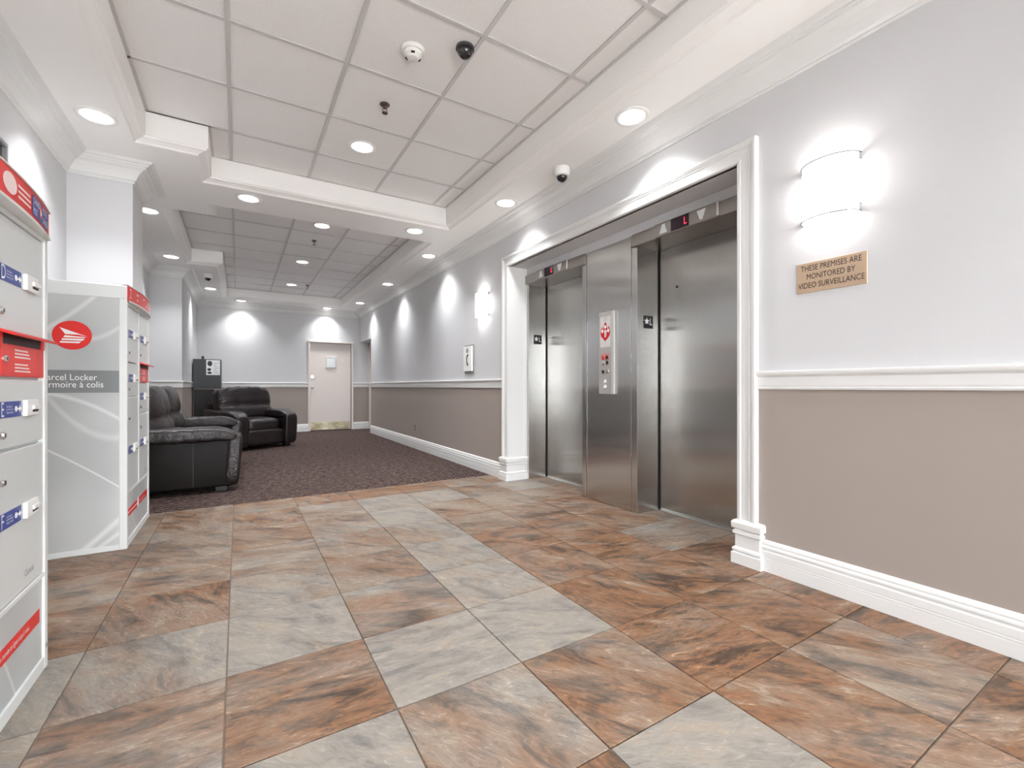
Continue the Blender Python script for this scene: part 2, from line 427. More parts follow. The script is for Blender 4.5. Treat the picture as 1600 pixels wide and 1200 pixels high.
tag(mb.build('wall_right', WM), 'white wall over the elevator alcove', 'wall', kind='structure')
mb = MB().box(XE, 3.0, A0-.1, A0, 0, 2.2).box(XE, 3.0, A1, A1+.1, 0, 2.2).box(3.0, 3.05, A0-.1, A1+.1, 0, 2.4)
tag(mb.build('wall_shaft', 'white'), 'enclosing shaft wall behind the elevator doors', 'wall', kind='structure')
DX0, DX1, DZ = 1.376, 2.257, 1.995
mb = MB(); two_tone(mb, XL-.15, DX0, YB, YB+.15); two_tone(mb, DX1, 2.95, YB, YB+.15); two_tone(mb, DX0, DX1, YB, YB+.15, DZ)
mb.mi = 0; mb.box(DX0-.1, DX1+.1, YB+.15, YB+.2, 0, 2.2)
tag(mb.build('wall_back', WM), 'white far end wall with taupe lower half', 'wall', kind='structure')
# unseen side behind the viewpoint: glazed storefront added to let daylight in
mb = MB(); two_tone(mb, XL-.15, -.8, YF-.15, YF); two_tone(mb, 2.2, XR+.2, YF-.15, YF); two_tone(mb, -.8, 2.2, YF-.15, YF, 2.4)
tag(mb.build('wall_front', WM), 'white entrance wall behind the viewpoint', 'wall', kind='structure')
wn = empty('added_window_1', (.7, YF-.07, 0), 'added glazed entrance screen letting daylight in, unseen behind the viewpoint', 'window', kind='structure')  # added screen, out of view: a daylight source for the lobby
mb = MB()
for x in (-1.5, -.5, .5, 1.5): mb.box(x-.03, x+.03, -.03, .03, 0, 2.4)
mb.box(-1.5, 1.5, -.03, .03, 2.34, 2.4).box(-1.5, 1.5, -.03, .03, 0, .1)
mb.build('frame', 'chrome', wn)
for x in (-1, 0, 1): MB().box(x-.47, x+.47, -.004, .004, .1, 2.34).build('pane', 'window_glass', wn)
tag(MB().box(-14, 16, -24, YF-.15, -.1, -.02).build('ground_outside', mat('paving', srgb(190, 188, 185), .8, noise=.06)), 'added grey paving outside the entrance, unseen, bouncing daylight in', 'ground', kind='structure')  # unseen ground, kept pale to bounce daylight up to the ceiling

# ------------------------------------------------------------------ ceiling: dropped border, coffers with tiles and grid
CH = .075
C1 = [(-.64, -1.7), (2.025, -1.7), (2.025, 4.685), (-.27, 4.685), (-.27, 4.165), (-.64, 4.165)]
C2 = [(-.27, 5.205), (2.025, 5.205), (2.025, 10.64), (-.27, 10.64), (-.27, 7.87), (-.64, 7.87), (-.64, 5.53), (-.27, 5.53)]
def inside(poly, x, y):
    c = False; n = len(poly)
    for i in range(n):
        (xa, ya), (xb, yb) = poly[i], poly[(i+1) % n]
        if (ya > y) != (yb > y) and x < (xb-xa)*(y-ya)/(yb-ya)+xa: c = not c
    return c
mb = MB()
gx = sorted({XL-.05, -.64, -.27, 2.025, XR+.05}); gy = sorted({YF-.05, YB+.05} | {p[1] for p in C1+C2})
for xa, xb in zip(gx, gx[1:]):
    for ya, yb in zip(gy, gy[1:]):
        mx, my = (xa+xb)/2, (ya+yb)/2
        if inside(C1, mx, my) or inside(C2, mx, my): continue
        mb.quad((xa, ya, ZS), (xa, yb, ZS), (xb, yb, ZS), (xb, ya, ZS))
cprof = [(0, ZS), (.008, ZS+.004), (.014, ZS+.012), (.045, ZS+.026), (.062, ZS+.03), (.068, ZS+.04), (CH, ZS+.042), (CH, ZC+.03)]
mb.sweep(C1, cprof, True, caps=False); mb.sweep(C2, cprof, True, caps=False)
bmesh.ops.remove_doubles(mb.bm, verts=mb.bm.verts[:], dist=.0005)
mb.box(XL-.2, XR+.5, YF-.2, YB+.3, 3.1, 3.15)
ceil = tag(mb.build('ceiling', 'soffit'), 'white dropped ceiling border with two recessed coffers', 'ceiling', kind='structure')
def shrink(poly, d):
    n = len(poly); out = []
    for i in range(n):
        p = Vector(poly[i]); d1 = (p-Vector(poly[i-1])).normalized(); d2 = (Vector(poly[(i+1) % n])-p).normalized()
        a = Vector((-d1.y, d1.x)); b = Vector((-d2.y, d2.x)); out.append(tuple(p+(a+b)/(1+a.dot(b))*d))
    return out
ct_cache = {}
def ceiling_tile(x0, x1, y0, y1):
    k = (round(x1-x0, 3), round(y1-y0, 3))
    if k not in ct_cache:
        hx, hy = (x1-x0)/2, (y1-y0)/2
        o = ct_cache[k] = MB().box(-hx, hx, -hy, hy, 0, .015, .004, 1).build('ceiling_tile', 'ctile', ceil)
    else: o = ct_cache[k].copy(); COL.objects.link(o)
    o.location = ((x0+x1)/2, (y0+y1)/2, ZC+random.uniform(-.001, .002))
def coffer(poly, xl, yl):
    p = shrink(poly, CH); xs = sorted({round(v[0], 4) for v in p}); ys = sorted({round(v[1], 4) for v in p})
    lo, hi = ys[0], ys[-1]
    # every grid cell, cut where the coffer's outline steps in
    X = [xs[0]]+xl+[xs[-1]]; Yg = [lo]+[y for y in yl if lo+.06 < y < hi-.06]+[hi]
    steps = [y for y in ys if lo+.01 < y < hi-.01]
    for xa, xb in zip(X, X[1:]):
        Yc = sorted(set(Yg)|(set(steps) if xa == xs[0] else set()))
        for ya, yb in zip(Yc, Yc[1:]):
            x0 = xa
            if xa == xs[0] and not inside(p, xa+.02, (ya+yb)/2): x0 = xs[1]
            if yb-ya < .05: continue
            ceiling_tile(x0+.0045, xb-.0045, ya+.0045, yb-.0045)
    zb0, zb1 = ZC-.007, ZC-.001
    for x in xl:
        MB().box(x-.0115, x+.0115, lo, hi, zb0, zb1).build('grid_bar', 'gridbar', ceil)
    for y in Yg[1:-1]:
        for xa, xb in zip(X, X[1:]):
            x0 = xa+.0115
            if xa == xs[0]: x0 = xa if inside(p, xa+.02, y) else xs[1]
            MB().box(x0, xb-.0115, y-.0115, y+.0115, zb0, zb1).build('grid_bar', 'gridbar', ceil)
    # wall angle round the edge
    MB().sweep(p, [(-.004, ZC-.007), (.018, ZC-.007), (.018, ZC-.001), (-.004, ZC-.001)], True, caps=False).build('edge_angle', 'gridbar', ceil)
    MB().box(xs[0]-.05, xs[-1]+.05, lo-.05, hi+.05, ZC+.018, ZC+.02).build('ceiling_void', 'gridbar', ceil)
GX = [-.052, .562, 1.178, 1.797]
coffer(C1, GX, [4.085-.6165*k for k in range(0, 10)])
coffer(C2, GX, [9.93-.618*k for k in range(0, 8)])

# ------------------------------------------------------------------ crown moulding, chair rail, baseboards, casings
ROOM = [(XR, YF), (XR, YB), (CX, YB), (CX, 8.25), (XL, 8.25), (XL, 5.05), (CX, 5.05), (CX, 4.61), (XL, 4.61), (XL, YF)]
crown = [(0, 2.603), (.010, 2.603), (.013, 2.612), (.009, 2.618), (.018, 2.624), (.024, 2.628), (.030, 2.642), (.044, 2.668), (.066, 2.692), (.094, 2.708), (.098, 2.718), (.110, 2.720), (.113, 2.728), (.128, 2.734), (.138, 2.742), (.147, 2.7505), (0, 2.7505)]
def trim(n, path, prof, segs, label):
    return tag(MB().sweep(path, prof, segs=segs).build(n, 'trim'), label, 'trim', kind='structure')
trim('trim_1', ROOM, crown, (0,), 'white crown moulding along the top of the right wall')
trim('trim_2', ROOM, crown, (1,), 'white crown moulding along the top of the far end wall')
trim('trim_3', ROOM, crown, range(2, 9), 'white crown moulding stepping round the columns on the left')
rail = [(0, .985), (.012, .985), (.015, .994), (.009, 1.000), (.012, 1.006), (.012, 1.050), (.017, 1.056), (.024, 1.062), (.027, 1.072), (.027, 1.080), (.020, 1.084), (0, 1.085)]
trim('trim_4', [(XR, YF), (XR, 1.425)], rail, None, 'white chair rail on the right wall nearest the viewpoint')
trim('trim_5', [(XR, 4.215), (XR, R0)], rail, None, 'white chair rail on the right wall beyond the elevators')
trim('trim_6', [(2.72, YB), (DX1+.045, YB)], rail, None, 'short white chair rail right of the far door')
trim('trim_7', [(DX0-.045, YB)]+ROOM[2:], rail, None, 'white chair rail along the far wall and left wall')
base = [(0, 0), (.024, 0), (.024, .058), (.020, .061), (.024, .064), (.024, .070), (.021, .073), (.024, .076), (.024, .108), (.014, .112), (.014, .118), (.021, .124), (.021, .132), (.012, .138), (.015, .146), (.013, .156), (.006, .164), (0, .165)]
def bb(n, path, segs, label):
    return tag(MB().sweep(path, base, segs=segs).build(n, 'trim'), label, 'baseboard', kind='structure')
bb('baseboard_right', [(XR, YF), (XR, 1.395)], None, 'white moulded baseboard on the right wall nearest the viewpoint')
bb('baseboard_right', [(XR, 4.245), (XR, R0-.02)], None, 'white moulded baseboard on the right wall beyond the elevators')
bb('baseboard_back', [(2.72, YB), (DX1+.045, YB)], None, 'short white baseboard right of the far door')
bb('baseboard_left', [(DX0-.045, YB)]+ROOM[2:], None, 'white baseboard along the far wall and left wall')
# elevator casing: fluted frame with plinth blocks
mpR = lambda a, b, h: (XR-h, a, b)
casing = [(0, -.02), (0, .020), (.006, .024), (.014, .024), (.018, .019), (.040, .019), (.062, .022), (.066, .026), (.072, .022), (.078, .028), (.092, .034), (.104, .034), (.108, .028), (.108, 0)]
cs = MB().sweep([(A0, .245), (A0, 2.275), (A1, 2.275), (A1, .245)], casing, mp=mpR).build('trim_8', 'trim')
tag(cs, 'white fluted casing framing the elevator alcove', 'trim', kind='structure')
plinth = [(-.02, 0), (.024, 0), (.024, .060), (.012, .066), (.020, .072), (.020, .084), (.008, .094), (.008, .160), (.018, .168), (.018, .182), (.008, .190), (.022, .200), (.024, .230), (.016, .242), (-.02, .246)]
pl = MB().sweep([(XE, A1), (2.432, A1), (2.432, A1+.112), (XR, A1+.112)], plinth).build('trim_9', 'trim')
tag(pl, 'white moulded plinth block at the far side of the elevators', 'trim', kind='structure')
pl = MB().sweep([(XR, A0-.125), (2.432, A0-.125), (2.432, A0), (XE, A0)], plinth).build('trim_10', 'trim')
tag(pl, 'white moulded plinth block at the near side of the elevators', 'trim', kind='structure')
tag(MB().box(XR-.02, XE, A1-.006, A1, .2, 2.275).build('trim_12', 'trim'), 'flat white side of the alcove beside the far elevator', 'trim', kind='structure')
tag(MB().box(XR-.02, XE, A0, A0+.006, .2, 2.275).build('trim_13', 'trim'), 'flat white side of the alcove beside the near elevator', 'trim', kind='structure')
# inner corner bead where the reveal meets the steel
tag(MB().box(XE-.018, XE, A1-.016, A1, .0, 2.195).build('trim_11', 'trim'), 'thin white bead where the alcove side meets the steel', 'trim', kind='structure')

# ------------------------------------------------------------------ doors
d1 = empty('door_1', (0, YB, 0), 'cream door with brass kick plate in the far end wall', 'door', kind='structure')
mb = MB().box(DX0-.045, DX0, -.022, .15, 0, DZ+.04, .004).box(DX1, DX1+.045, -.022, .15, 0, DZ+.04, .004).box(DX0-.05, DX1+.05, -.03, .15, DZ, DZ+.045, .004)
mb.build('frame', 'door_paint', d1)
sl = MB().box(DX0+.004, DX1-.004, .028, .072, .012, DZ-.006, .003).build('slab', 'door_paint', d1)
pw = MB().box(1.695, 1.94, .018, .0275, 1.42, 1.69, .004).build('window', 'door_paint', d1)
MB().box(1.715, 1.922, .012, .0175, 1.436, 1.672).build('pane', mat('wired_glass', srgb(196, 205, 206), .15, noise=.04), pw)
MB().box(1.72, 1.905, .008, .0115, 1.438, 1.64).build('notice', 'paper', pw)
MB().box(DX0+.02, DX1-.02, .022, .0275, .02, .2).build('kick_plate', 'kick', d1)
MB().lathe([(.048, 0), (.048, .006), (.04, .01)], (1.425, .028, 1.215), YN).build('lock_cover', 'chrome', d1)
kn = MB().lathe([(.03, 0), (.03, .006), (.012, .01), (.012, .03), (.026, .036), (.03, .052), (.022, .064), (.004, .067)], (1.42, .028, .985), YN, 16).build('knob', 'chrome', d1, True)
d2 = empty('door_2', (2.72, 10.46, 0), 'cream door in the side doorway at the far end of the right wall', 'door', kind='structure')
MB().box(-.06, .08, -.51, -.44, 0, 2.04, .004).box(-.06, .08, .44, .51, 0, 2.04, .004).box(-.06, .08, -.51, .51, 1.98, 2.045, .004).build('frame', 'door_paint', d2)
MB().box(.0, .045, -.438, .438, .012, 1.975, .003).build('slab', 'door_paint', d2)
MB().box(.09, .14, -.7, .6, 0, 2.2).build('backing', 'door_paint', d2)
MB().lathe([(.03, 0), (.03, .006), (.012, .01), (.012, .03), (.028, .036), (.03, .052), (.004, .064)], (0, -.36, .985), (-1, 0, 0), 16).build('knob', 'chrome', d2, True)

# ------------------------------------------------------------------ elevators
def elevator(y0, y1, label, hole, yh0, yh1, yi0, yi1, dispname):
    """opening from y0 (near) to y1 (far)"""
    yc = (y0+y1)/2; e = empty('elevator', (XE, yc, 0), label, 'elevator')
    L = lambda y: y-yc
    dx = XD-XE
    MB().box(dx, dx+.03, L(y0)-.05, L(y1)-.006, .004, 2.102, .002, 1).build('door_panel', 'steel', e)
    MB().box(dx-.012, dx+.03, L(y1)-.006, L(y1), .0, 2.102).build('door_gap', 'dark_gap', e)
    j = MB().box(0, dx-.012, L(y1), L(y1)+.018, 0, 2.1).build('jamb', 'steel_frame', e)
    MB().box(0.004, dx, L(y0)-.014, L(y0), 0, 2.1).build('jamb', 'steel_frame', e)
    MB().box(dx-.035, dx-.003, L(y0), L(y1), .0, .006).build('sill', 'steel_frame', e)
    MB().box(0, .012, L(y1)+.018-.036, L(y1)+.018, 0, 2.1).build('edge_strip', 'steel_edge', e) if hole == 'far' else None
    if hole == 'near': MB().box(0, .012, L(A0)+.006, L(y0), 0, 2.1).build('edge_strip', 'steel_frame', e)
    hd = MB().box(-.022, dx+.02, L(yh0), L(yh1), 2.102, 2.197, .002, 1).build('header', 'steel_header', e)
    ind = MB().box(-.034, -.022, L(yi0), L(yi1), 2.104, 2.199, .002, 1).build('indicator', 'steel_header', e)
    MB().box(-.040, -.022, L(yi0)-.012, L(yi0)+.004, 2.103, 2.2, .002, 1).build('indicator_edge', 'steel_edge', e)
    W = yi1-yi0; ya = L(yi1)                       # printed left to right runs towards the near side
    x = -.0345
    up = [(-.036, -.030), (.036, -.030), (.028, -.006), (.010, .030), (-.010, .030), (-.028, -.006)]
    MB().prism([(-.034, -.032), (.034, -.032), (.010, .032), (-.010, .032)], (x-.003, ya-W*.16, 2.151), YN, ZP, .0035).build('up_arrow', 'arrow', ind)
    MB().prism([(-.034, .032), (-.010, -.032), (.010, -.032), (.034, .032)][::-1], (x-.003, ya-W*.77, 2.151), YN, ZP, .0035).build('down_arrow', 'arrow', ind)
    ds = MB().box(x-.002, x+.001, ya-W*.58, ya-W*.29, 2.109, 2.193).build('display', 'display', ind)
    text('digit', 'L', .075, 'led', (x-.0025, ya-W*.525, 2.150), YN, ZP, ind, 'CENTER', .7)
    if hole == 'near':
        MB().lathe([(.009, 0), (.009, .004)], (dx, L(2.34), 1.78), (-1, 0, 0), 12).build('key_hole', 'black', e)
    return e
e1 = elevator(1.60, 2.515, 'near elevator entrance with brushed steel door beside the brass plaque', 'near', 1.55, 2.558, 1.80, 2.315, 'L')
e2 = elevator(3.175, 4.085, 'far elevator entrance with brushed steel door beside the lit wall sconce', 'far', 3.128, 4.104, 3.36, 3.87, 'L')
pr = empty('elevator_pier', (XE, 2.84, 0), 'brushed steel pier between the two elevators', 'pier')
MB().box(.003, .25, -.305, .315, 0, 2.10).box(.003, .25, -.262, .272, 2.10, 2.19).build('body', 'steel_frame', pr)
MB().box(-.004, .003, -.262, .272, 0.004, 2.192, .001, 1).build('front_panel', 'steel_frame', pr)
MB().box(-.003, .003, -.323, -.268, 0, 2.1).build('edge_strip', 'steel_frame', pr)
MB().box(-.003, .003, .290, .334, 0, 2.1).build('edge_strip', 'steel_frame', pr)
MB().box(-.008, .003, .276, .287, 0.0, 2.195).build('bead', 'steel_edge', pr)
MB().box(-.005, .003, -.326, -.3235, 0, 2.1).build('bead', 'steel_edge', pr)
# call panel
cp = empty('call_panel', (XE-.004, 2.845, 1.285), 'steel elevator call panel with red fire notice and buttons on the pier', 'call panel')
MB().box(-.014, 0, -.095, .095, -.348, .348, .003, 1).build('plate', 'satin', cp)
MB().box(-.020, -.014, -.095, -.064, -.346, .346).build('side_cover', 'satin_light', cp)
FO = (-.0146, .012, .20)
nt = MB().box(-.0145, -.0138, -.05, .075, .05, .31).build('fire_notice', mat('notice_plate', srgb(214, 212, 210), .4, noise=.01), cp)
flame = [(0, -.085), (.025, -.066), (.052, -.040), (.058, -.012), (.050, .022), (.040, .045), (.030, .012), (.022, .030), (.014, .058), (0, .082), (-.014, .058), (-.022, .030), (-.030, .012), (-.040, .045), (-.050, .022), (-.058, -.012), (-.052, -.040), (-.025, -.066)]
MB().prism(flame, (-.0150, .012, .185), YN, ZP, .0004).build('flame_emblem', mat('notice_red', srgb(196, 28, 40), .4, noise=.03), nt)
mb = MB()
for cx_, cy_ in ((0, .036), (-.035, .002), (.035, .002)): mb.prism(circle(cx_, cy_, .013, .015, 14), (-.0155, .012, .185), YN, ZP, .0004)
mb.prism([(-.012, .012), (.004, .012), (-.002, -.05), (-.007, -.06)], (-.0155, .012, .185), YN, ZP, .0004).prism([(.008, .012), (.016, .004), (.010, -.05), (.004, -.05)], (-.0155, .012, .185), YN, ZP, .0004)
mb.build('emblem_figures', 'print_white', nt)
for k, hw_ in enumerate((.028, .020, .030)): MB().box(-.0150, -.0146, .012-hw_, .012+hw_, .300-.011*k, .303-.011*k).build('notice_text', 'print_grey', nt)
def button(y, z, m, r=.0155):
    b = MB().lathe([(r+.004, 0), (r+.004, .002), (r, .003)], (-.0143, y, z), (-1, 0, 0), 18).build('button', 'steel_edge', cp)
    MB().lathe([(r, .0), (r, .006), (r*.7, .008)], (-.0145, y, z), (-1, 0, 0), 18).build('button_face', m, b)
button(.035, -.035, 'red'); button(-.010, -.037, mat('key_switch_dark_red', srgb(70, 16, 18), .4, noise=.1))
button(.037, -.082, 'chrome'); button(-.012, -.082, 'black'); button(.037, -.158, 'black'); button(-.012, -.155, 'chrome')
button(.012, -.243, 'arrow'); button(.012, -.285, 'arrow')
MB().box(-.0146, -.0140, -.035, .062, -.060, -.006).build('red_print', mat('faded_red_print', srgb(200, 120, 118), .5, noise=.05), cp)
# floor designation plates on the steel returns
def star(r):
    return [((r if k % 2 == 0 else r*.42)*math.sin(math.pi*k/5), (r if k % 2 == 0 else r*.42)*math.cos(math.pi*k/5)) for k in range(10)]
for x, y, lab in ((2.81, 4.085, 'black star L floor plate on the far elevator jamb'), (2.80, 2.515, 'black star L floor plate on the near elevator jamb')):
    s_ = empty('floor_sign', (x, y, 1.515), lab, 'sign', 'star L floor plates')
    pt = MB().box(-.051, .051, -.005, 0, -.05, .05, .001, 1).build('plate', 'print_black', s_)
    MB().prism(star(.03)[::-1], (-.020, -.0065, .006), XP, ZP, .0015).build('star', 'print_white', pt)
    text('letter', 'L', .075, 'print_white', (.024, -.0062, .0), XP, ZP, pt, 'CENTER', .75)

# ------------------------------------------------------------------ wall fittings on the right
def sconce(y, label):
    s_ = empty('wall_sconce', (XR, y, 1.95), label, 'wall lamp', 'curved white wall sconces')
    RY, RX, HH = .122, .098, .135
    arc = lambda k=1.0, n=16: [(-RX*k*math.sin(math.pi*i/n), RY*k*math.cos(math.pi*i/n)) for i in range(n+1)]
    mb = MB(); a = arc(.97)
    for (xa, ya), (xb, yb) in zip(a, a[1:]): mb.quad((xa, ya, -.10), (xb, yb, -.10), (xb, yb, .10), (xa, ya, .10))
    mb.build('shade', 'sconce', s_, True)
    MB().box(-.012, 0, -.06, .06, -.11, .11, .003).build('back_plate', 'plastic', s_)
    acr = emit('lit_frosted_acrylic', (1, .985, .96, 1), 2.0)
    for z0, z1 in ((.102, HH), (-HH, -.102)):
        mb = MB(); a = arc(1.0)
        for (xa, ya), (xb, yb) in zip(a, a[1:]): mb.quad((xa, ya, z0), (xb, yb, z0), (xb, yb, z1), (xa, ya, z1))
        b = mb.build('acrylic_band', acr, s_, True)
        zz = z1 if z0 > 0 else z0
        MB().tube([(x_, y_, zz) for x_, y_ in arc(1.03)], .0028, 6).build('rim', 'rim', b, True)
        MB().tube([(x_, y_, z0 if z0 > 0 else z1) for x_, y_ in arc(1.03)], .0018, 6).build('rim', 'rim', b, True)
        for sy in (-1, 1): MB().box(-.014, 0, sy*RY-.003, sy*RY+.003, z0, z1).build('clip', 'chrome', b)
    return s_
sconce(1.067, 'glowing curved wall sconce above the brass plaque')
sconce(4.685, 'glowing curved wall sconce left of the elevator casing, above the intercom plate')
sconce(-1.1, 'added curved wall sconce for more light, unseen behind the viewpoint')  # extra sconce out of view, added to brighten the near ceiling
pq = empty('wall_plaque', (XR, 1.069, 1.548), 'brass plaque about video surveillance on the right wall', 'sign')
MB().box(-.005, 0, -.152, .152, -.075, .075, .001, 1).build('plate', 'brass', pq)
text('lettering', 'THESE PREMISES ARE\nMONITORED BY\nVIDEO SURVEILLANCE', .040, 'print_black', (-.0058, 0, .003), YN, ZP, pq, 'CENTER', .72, 1.08)
ph = empty('intercom_plate', (XR, 5.062, 1.34), 'narrow white telephone sign plate with grey ends on the right wall', 'sign')
bp = MB().box(-.008, 0, -.131, .131, -.18, .18, .002, 1).build('back_plate', mat('grey_plate', srgb(150, 150, 150), .45, noise=.03), ph)
fc = MB().box(-.03, -.008, -.105, .125, -.15, .157, .004).build('face', 'plastic', ph)
handset = [(.010, .075), (.030, .068), (.024, .042), (.010, .040), (-.004, .012), (-.006, -.012), (.004, -.038), (.020, -.042), (.030, -.068), (.012, -.078), (-.016, -.056), (-.028, -.02), (-.028, .018), (-.014, .056)]
MB().prism(handset[::-1], (-.0312, .01, -.01), YN, ZP, .001).build('handset_symbol', 'print_black', fc)
MB().prism(circle(0, 0, .032, n=18), (-.0310, .01, .105), YN, ZP, .0008).prism(circle(0, 0, .018, n=14), (-.0316, .01, .105), YN, ZP, .0008).build('emblem', 'print_grey', fc)
MB().prism([(-.012, .018), (.012, .018), (.004, .006), (-.008, .004)], (-.0313, .01, .07), YN, ZP, .0009).build('red_mark', 'red', fc)
ou = empty('wall_outlet', (XR, 7.07, .335), 'small taupe wall outlet low on the right wall', 'outlet')
MB().box(-.006, 0, -.037, .037, -.06, .06, .002, 1).build('cover', mat('outlet_taupe', srgb(150, 138, 130), .5, noise=.02), ou)
for z in (-.026, .026): MB().box(-.008, -.006, -.017, .017, z-.015, z+.015, .001, 1).build('socket', 'black', ou)

# ------------------------------------------------------------------ ceiling fittings
def downlight(x, y, z, label, group='recessed downlights', power=P_DOWN):
    e = empty('recessed_light', (x, y, z), label, 'downlight', group)
    MB().lathe([(.078, .004), (.082, -.006), (.098, -.008), (.108, -.004), (.110, .0)], (0, 0, 0), n=28, cap=False).build('trim_ring', 'plastic', e, True)
    MB().lathe([(.001, -.0045), (.05, -.004), (.080, -.001)], (0, 0, 0), n=28, cap=False).build('lens', 'lamp', e, True)
    ld = bpy.data.lights.new('downlight_beam', 'AREA'); ld.shape = 'DISK'; ld.size = .15; ld.energy = power; ld.color = (.965, .985, 1.0); ld.spread = math.radians(104)
    lo = bpy.data.objects.new('downlight_beam', ld); COL.objects.link(lo); lo.parent = e; lo.location = (0, 0, -.012)
    return e
DL = [(2.18, 2.09, 'recessed downlight in the right border above the near elevator, largest on that side'),
 (2.18, 3.70, 'recessed downlight in the right border above the far elevator'),
 (2.18, 5.74, 'third recessed downlight along the right border, just past the elevator casing'),
 (2.18, 7.68, 'fourth recessed downlight along the right border, over the chair rail'),
 (2.18, 9.72, 'farthest recessed downlight along the right border, near the side doorway'),
 (-.785, 3.885, 'recessed downlight above the parcel locker, nearest on the left'),
 (-.77, 5.705, 'recessed downlight half hidden behind the white column'),
 (-.775, 7.57, 'recessed downlight above the sofa by the far boxed-out wall'),
 (-.425, 9.68, 'recessed downlight behind the small dome camera at the far left'),
 (.08, 4.85, 'recessed downlight in the left part of the beam between the coffers'),
 (1.697, 4.90, 'recessed downlight in the right part of the beam between the coffers'),
 (.05, 10.72, 'recessed downlight at the far end above the black cabinet'),
 (1.698, 10.75, 'recessed downlight at the far end above the cream door')]
for x, y, l in DL: downlight(x, y, ZS, l)
for x, y, l in ((.867, 3.79, 'recessed downlight among the tiles of the near coffer'), (.873, 5.90, 'recessed downlight nearest in the far coffer'),
                (.86, 7.78, 'middle recessed downlight in the far coffer'), (.875, 9.63, 'farthest recessed downlight in the far coffer')):
    downlight(x, y, ZC-.002, l)
for x, y, z, l in ((2.18, -.35, ZS, 'above the right wall beside the viewpoint'), (2.18, -1.9, ZS, 'at the right of the entrance behind the viewpoint'), (-.785, 2.0, ZS, 'above the nearest locker'),
                (-.785, .2, ZS, 'at the left beside the viewpoint'), (-.785, -1.4, ZS, 'at the left of the entrance behind the viewpoint'), (.867, 1.85, ZC-.002, 'among near coffer tiles overhead'), (.867, -.1, ZC-.002, 'among coffer tiles behind the viewpoint')):
    downlight(x, y, z, 'added unseen downlight '+l, 'added downlights out of view')  # fittings outside the view, added to supply more light
def sprinkler(x, y, label):
    e = empty('sprinkler', (x, y, ZC-.002), label, 'sprinkler', 'ceiling sprinklers')
    MB().lathe([(.034, 0), (.034, -.004), (.026, -.010), (.012, -.012)], (0, 0, 0), n=20, cap=True).build('escutcheon', 'bronze', e, True, 30)
    MB().lathe([(.009, -.010), (.009, -.03)], (0, 0, 0), n=10).box(-.016, -.012, -.003, .003, -.055, -.02).box(.012, .016, -.003, .003, -.055, -.02).box(-.016, .016, -.004, .004, -.058, -.052).box(-.016, .016, -.004, .004, -.026, -.020).build('head', 'bronze', e)
    MB().lathe([(.020, -.058), (.020, -.061)], (0, 0, 0), n=12).build('deflector', 'bronze', e)
sprinkler(.872, 3.14, 'pendant sprinkler in the near coffer'); sprinkler(.872, 6.56, 'pendant sprinkler nearest in the far coffer'); sprinkler(1.14, 9.5, 'pendant sprinkler farthest in the far coffer')
sd = empty('smoke_detector', (.87, 2.545, ZC-.002), 'white round smoke detector on the near coffer tiles', 'smoke detector')
MB().lathe([(.068, 0), (.068, -.010), (.062, -.018), (.050, -.020)], (0, 0, 0), n=28).build('base', 'plastic', sd, True, 30)
MB().lathe([(.050, -.020), (.050, -.034), (.042, -.040), (.030, -.052), (.012, -.054)], (0, 0, 0), n=28).build('head', 'plastic', sd, True, 30)
for a in range(3):
    q = 2*math.pi*a/3-1.9
    MB().box(-.010, .010, -.004, .004, -.044, -.036).build('vent', 'black', sd).matrix_local = Matrix.Translation((.042*math.cos(q), .042*math.sin(q), 0)) @ Matrix.Rotation(q+math.pi/2, 4, 'Z')
def dome_camera(x, y, z, label, white=True, s=1.0, tilt=0):
    e = empty('dome_camera', (x, y, z), label, 'camera', 'ceiling dome cameras')
    if white:
        MB().lathe([(.062*s, 0), (.064*s, -.012*s), (.064*s, -.05*s), (.056*s, -.066*s), (.044*s, -.070*s)], (0, 0, 0), n=28).build('housing', 'plastic', e, True, 35)
        z0 = -.066*s; r = .044*s
    else:
        MB().lathe([(.052*s, 0), (.054*s, -.012*s), (.046*s, -.018*s)], (0, 0, 0), n=28).build('housing', 'charcoal', e, True, 35)
        z0 = -.016*s; r = .046*s
    MB().lathe([(r*math.cos(a), z0-r*1.05*math.sin(a)) for a in [math.pi/2*k/7 for k in range(7)]]+[(r*.06, z0-r*1.05)], (0, 0, 0), n=24).build('dome', 'dome', e, True)
dome_camera(2.217, 2.88, ZS, 'white dome camera on the right border above the elevators')
dome_camera(-.405, 8.45, ZS, 'small white dome camera at the far left by the crown moulding', s=.95)
dome_camera(1.122, 2.372, ZC-.002, 'dark dome camera on the near coffer beside the smoke detector', False)

# ------------------------------------------------------------------ parcel lockers
LW, LD, LH = .80, .485, 1.525
def mail_logo(parent, O, R, U, rx, ry):
    dsc = MB().prism(circle(0, 0, rx, ry, 40), O, R, U, .001).build('logo_disc', 'red', parent)
    N = Vector(R).cross(Vector(U)); O2 = Vector(O)+N*.0008
    sc = lambda pts: [(x*rx, y*ry) for x, y in pts]
    mb = MB()
    mb.prism(sc([(-.62, .52), (.80, -.08), (.32, .06), (-.34, .06)][::-1]), O2, R, U, .0005)
    mb.prism(sc([(-.36, -.02), (.60, -.10), (.68, -.16), (-.44, -.16)][::-1]), O2, R, U, .0005)
    mb.prism(sc([(-.48, -.24), (.62, -.22), (.52, -.36), (-.54, -.36)][::-1]), O2, R, U, .0005)
    mb.prism(sc([(-.58, -.44), (.46, -.42), (.34, -.54), (-.62, -.54)][::-1]), O2, R, U, .0005)
    mb.build('logo_wings', 'print_white', dsc)
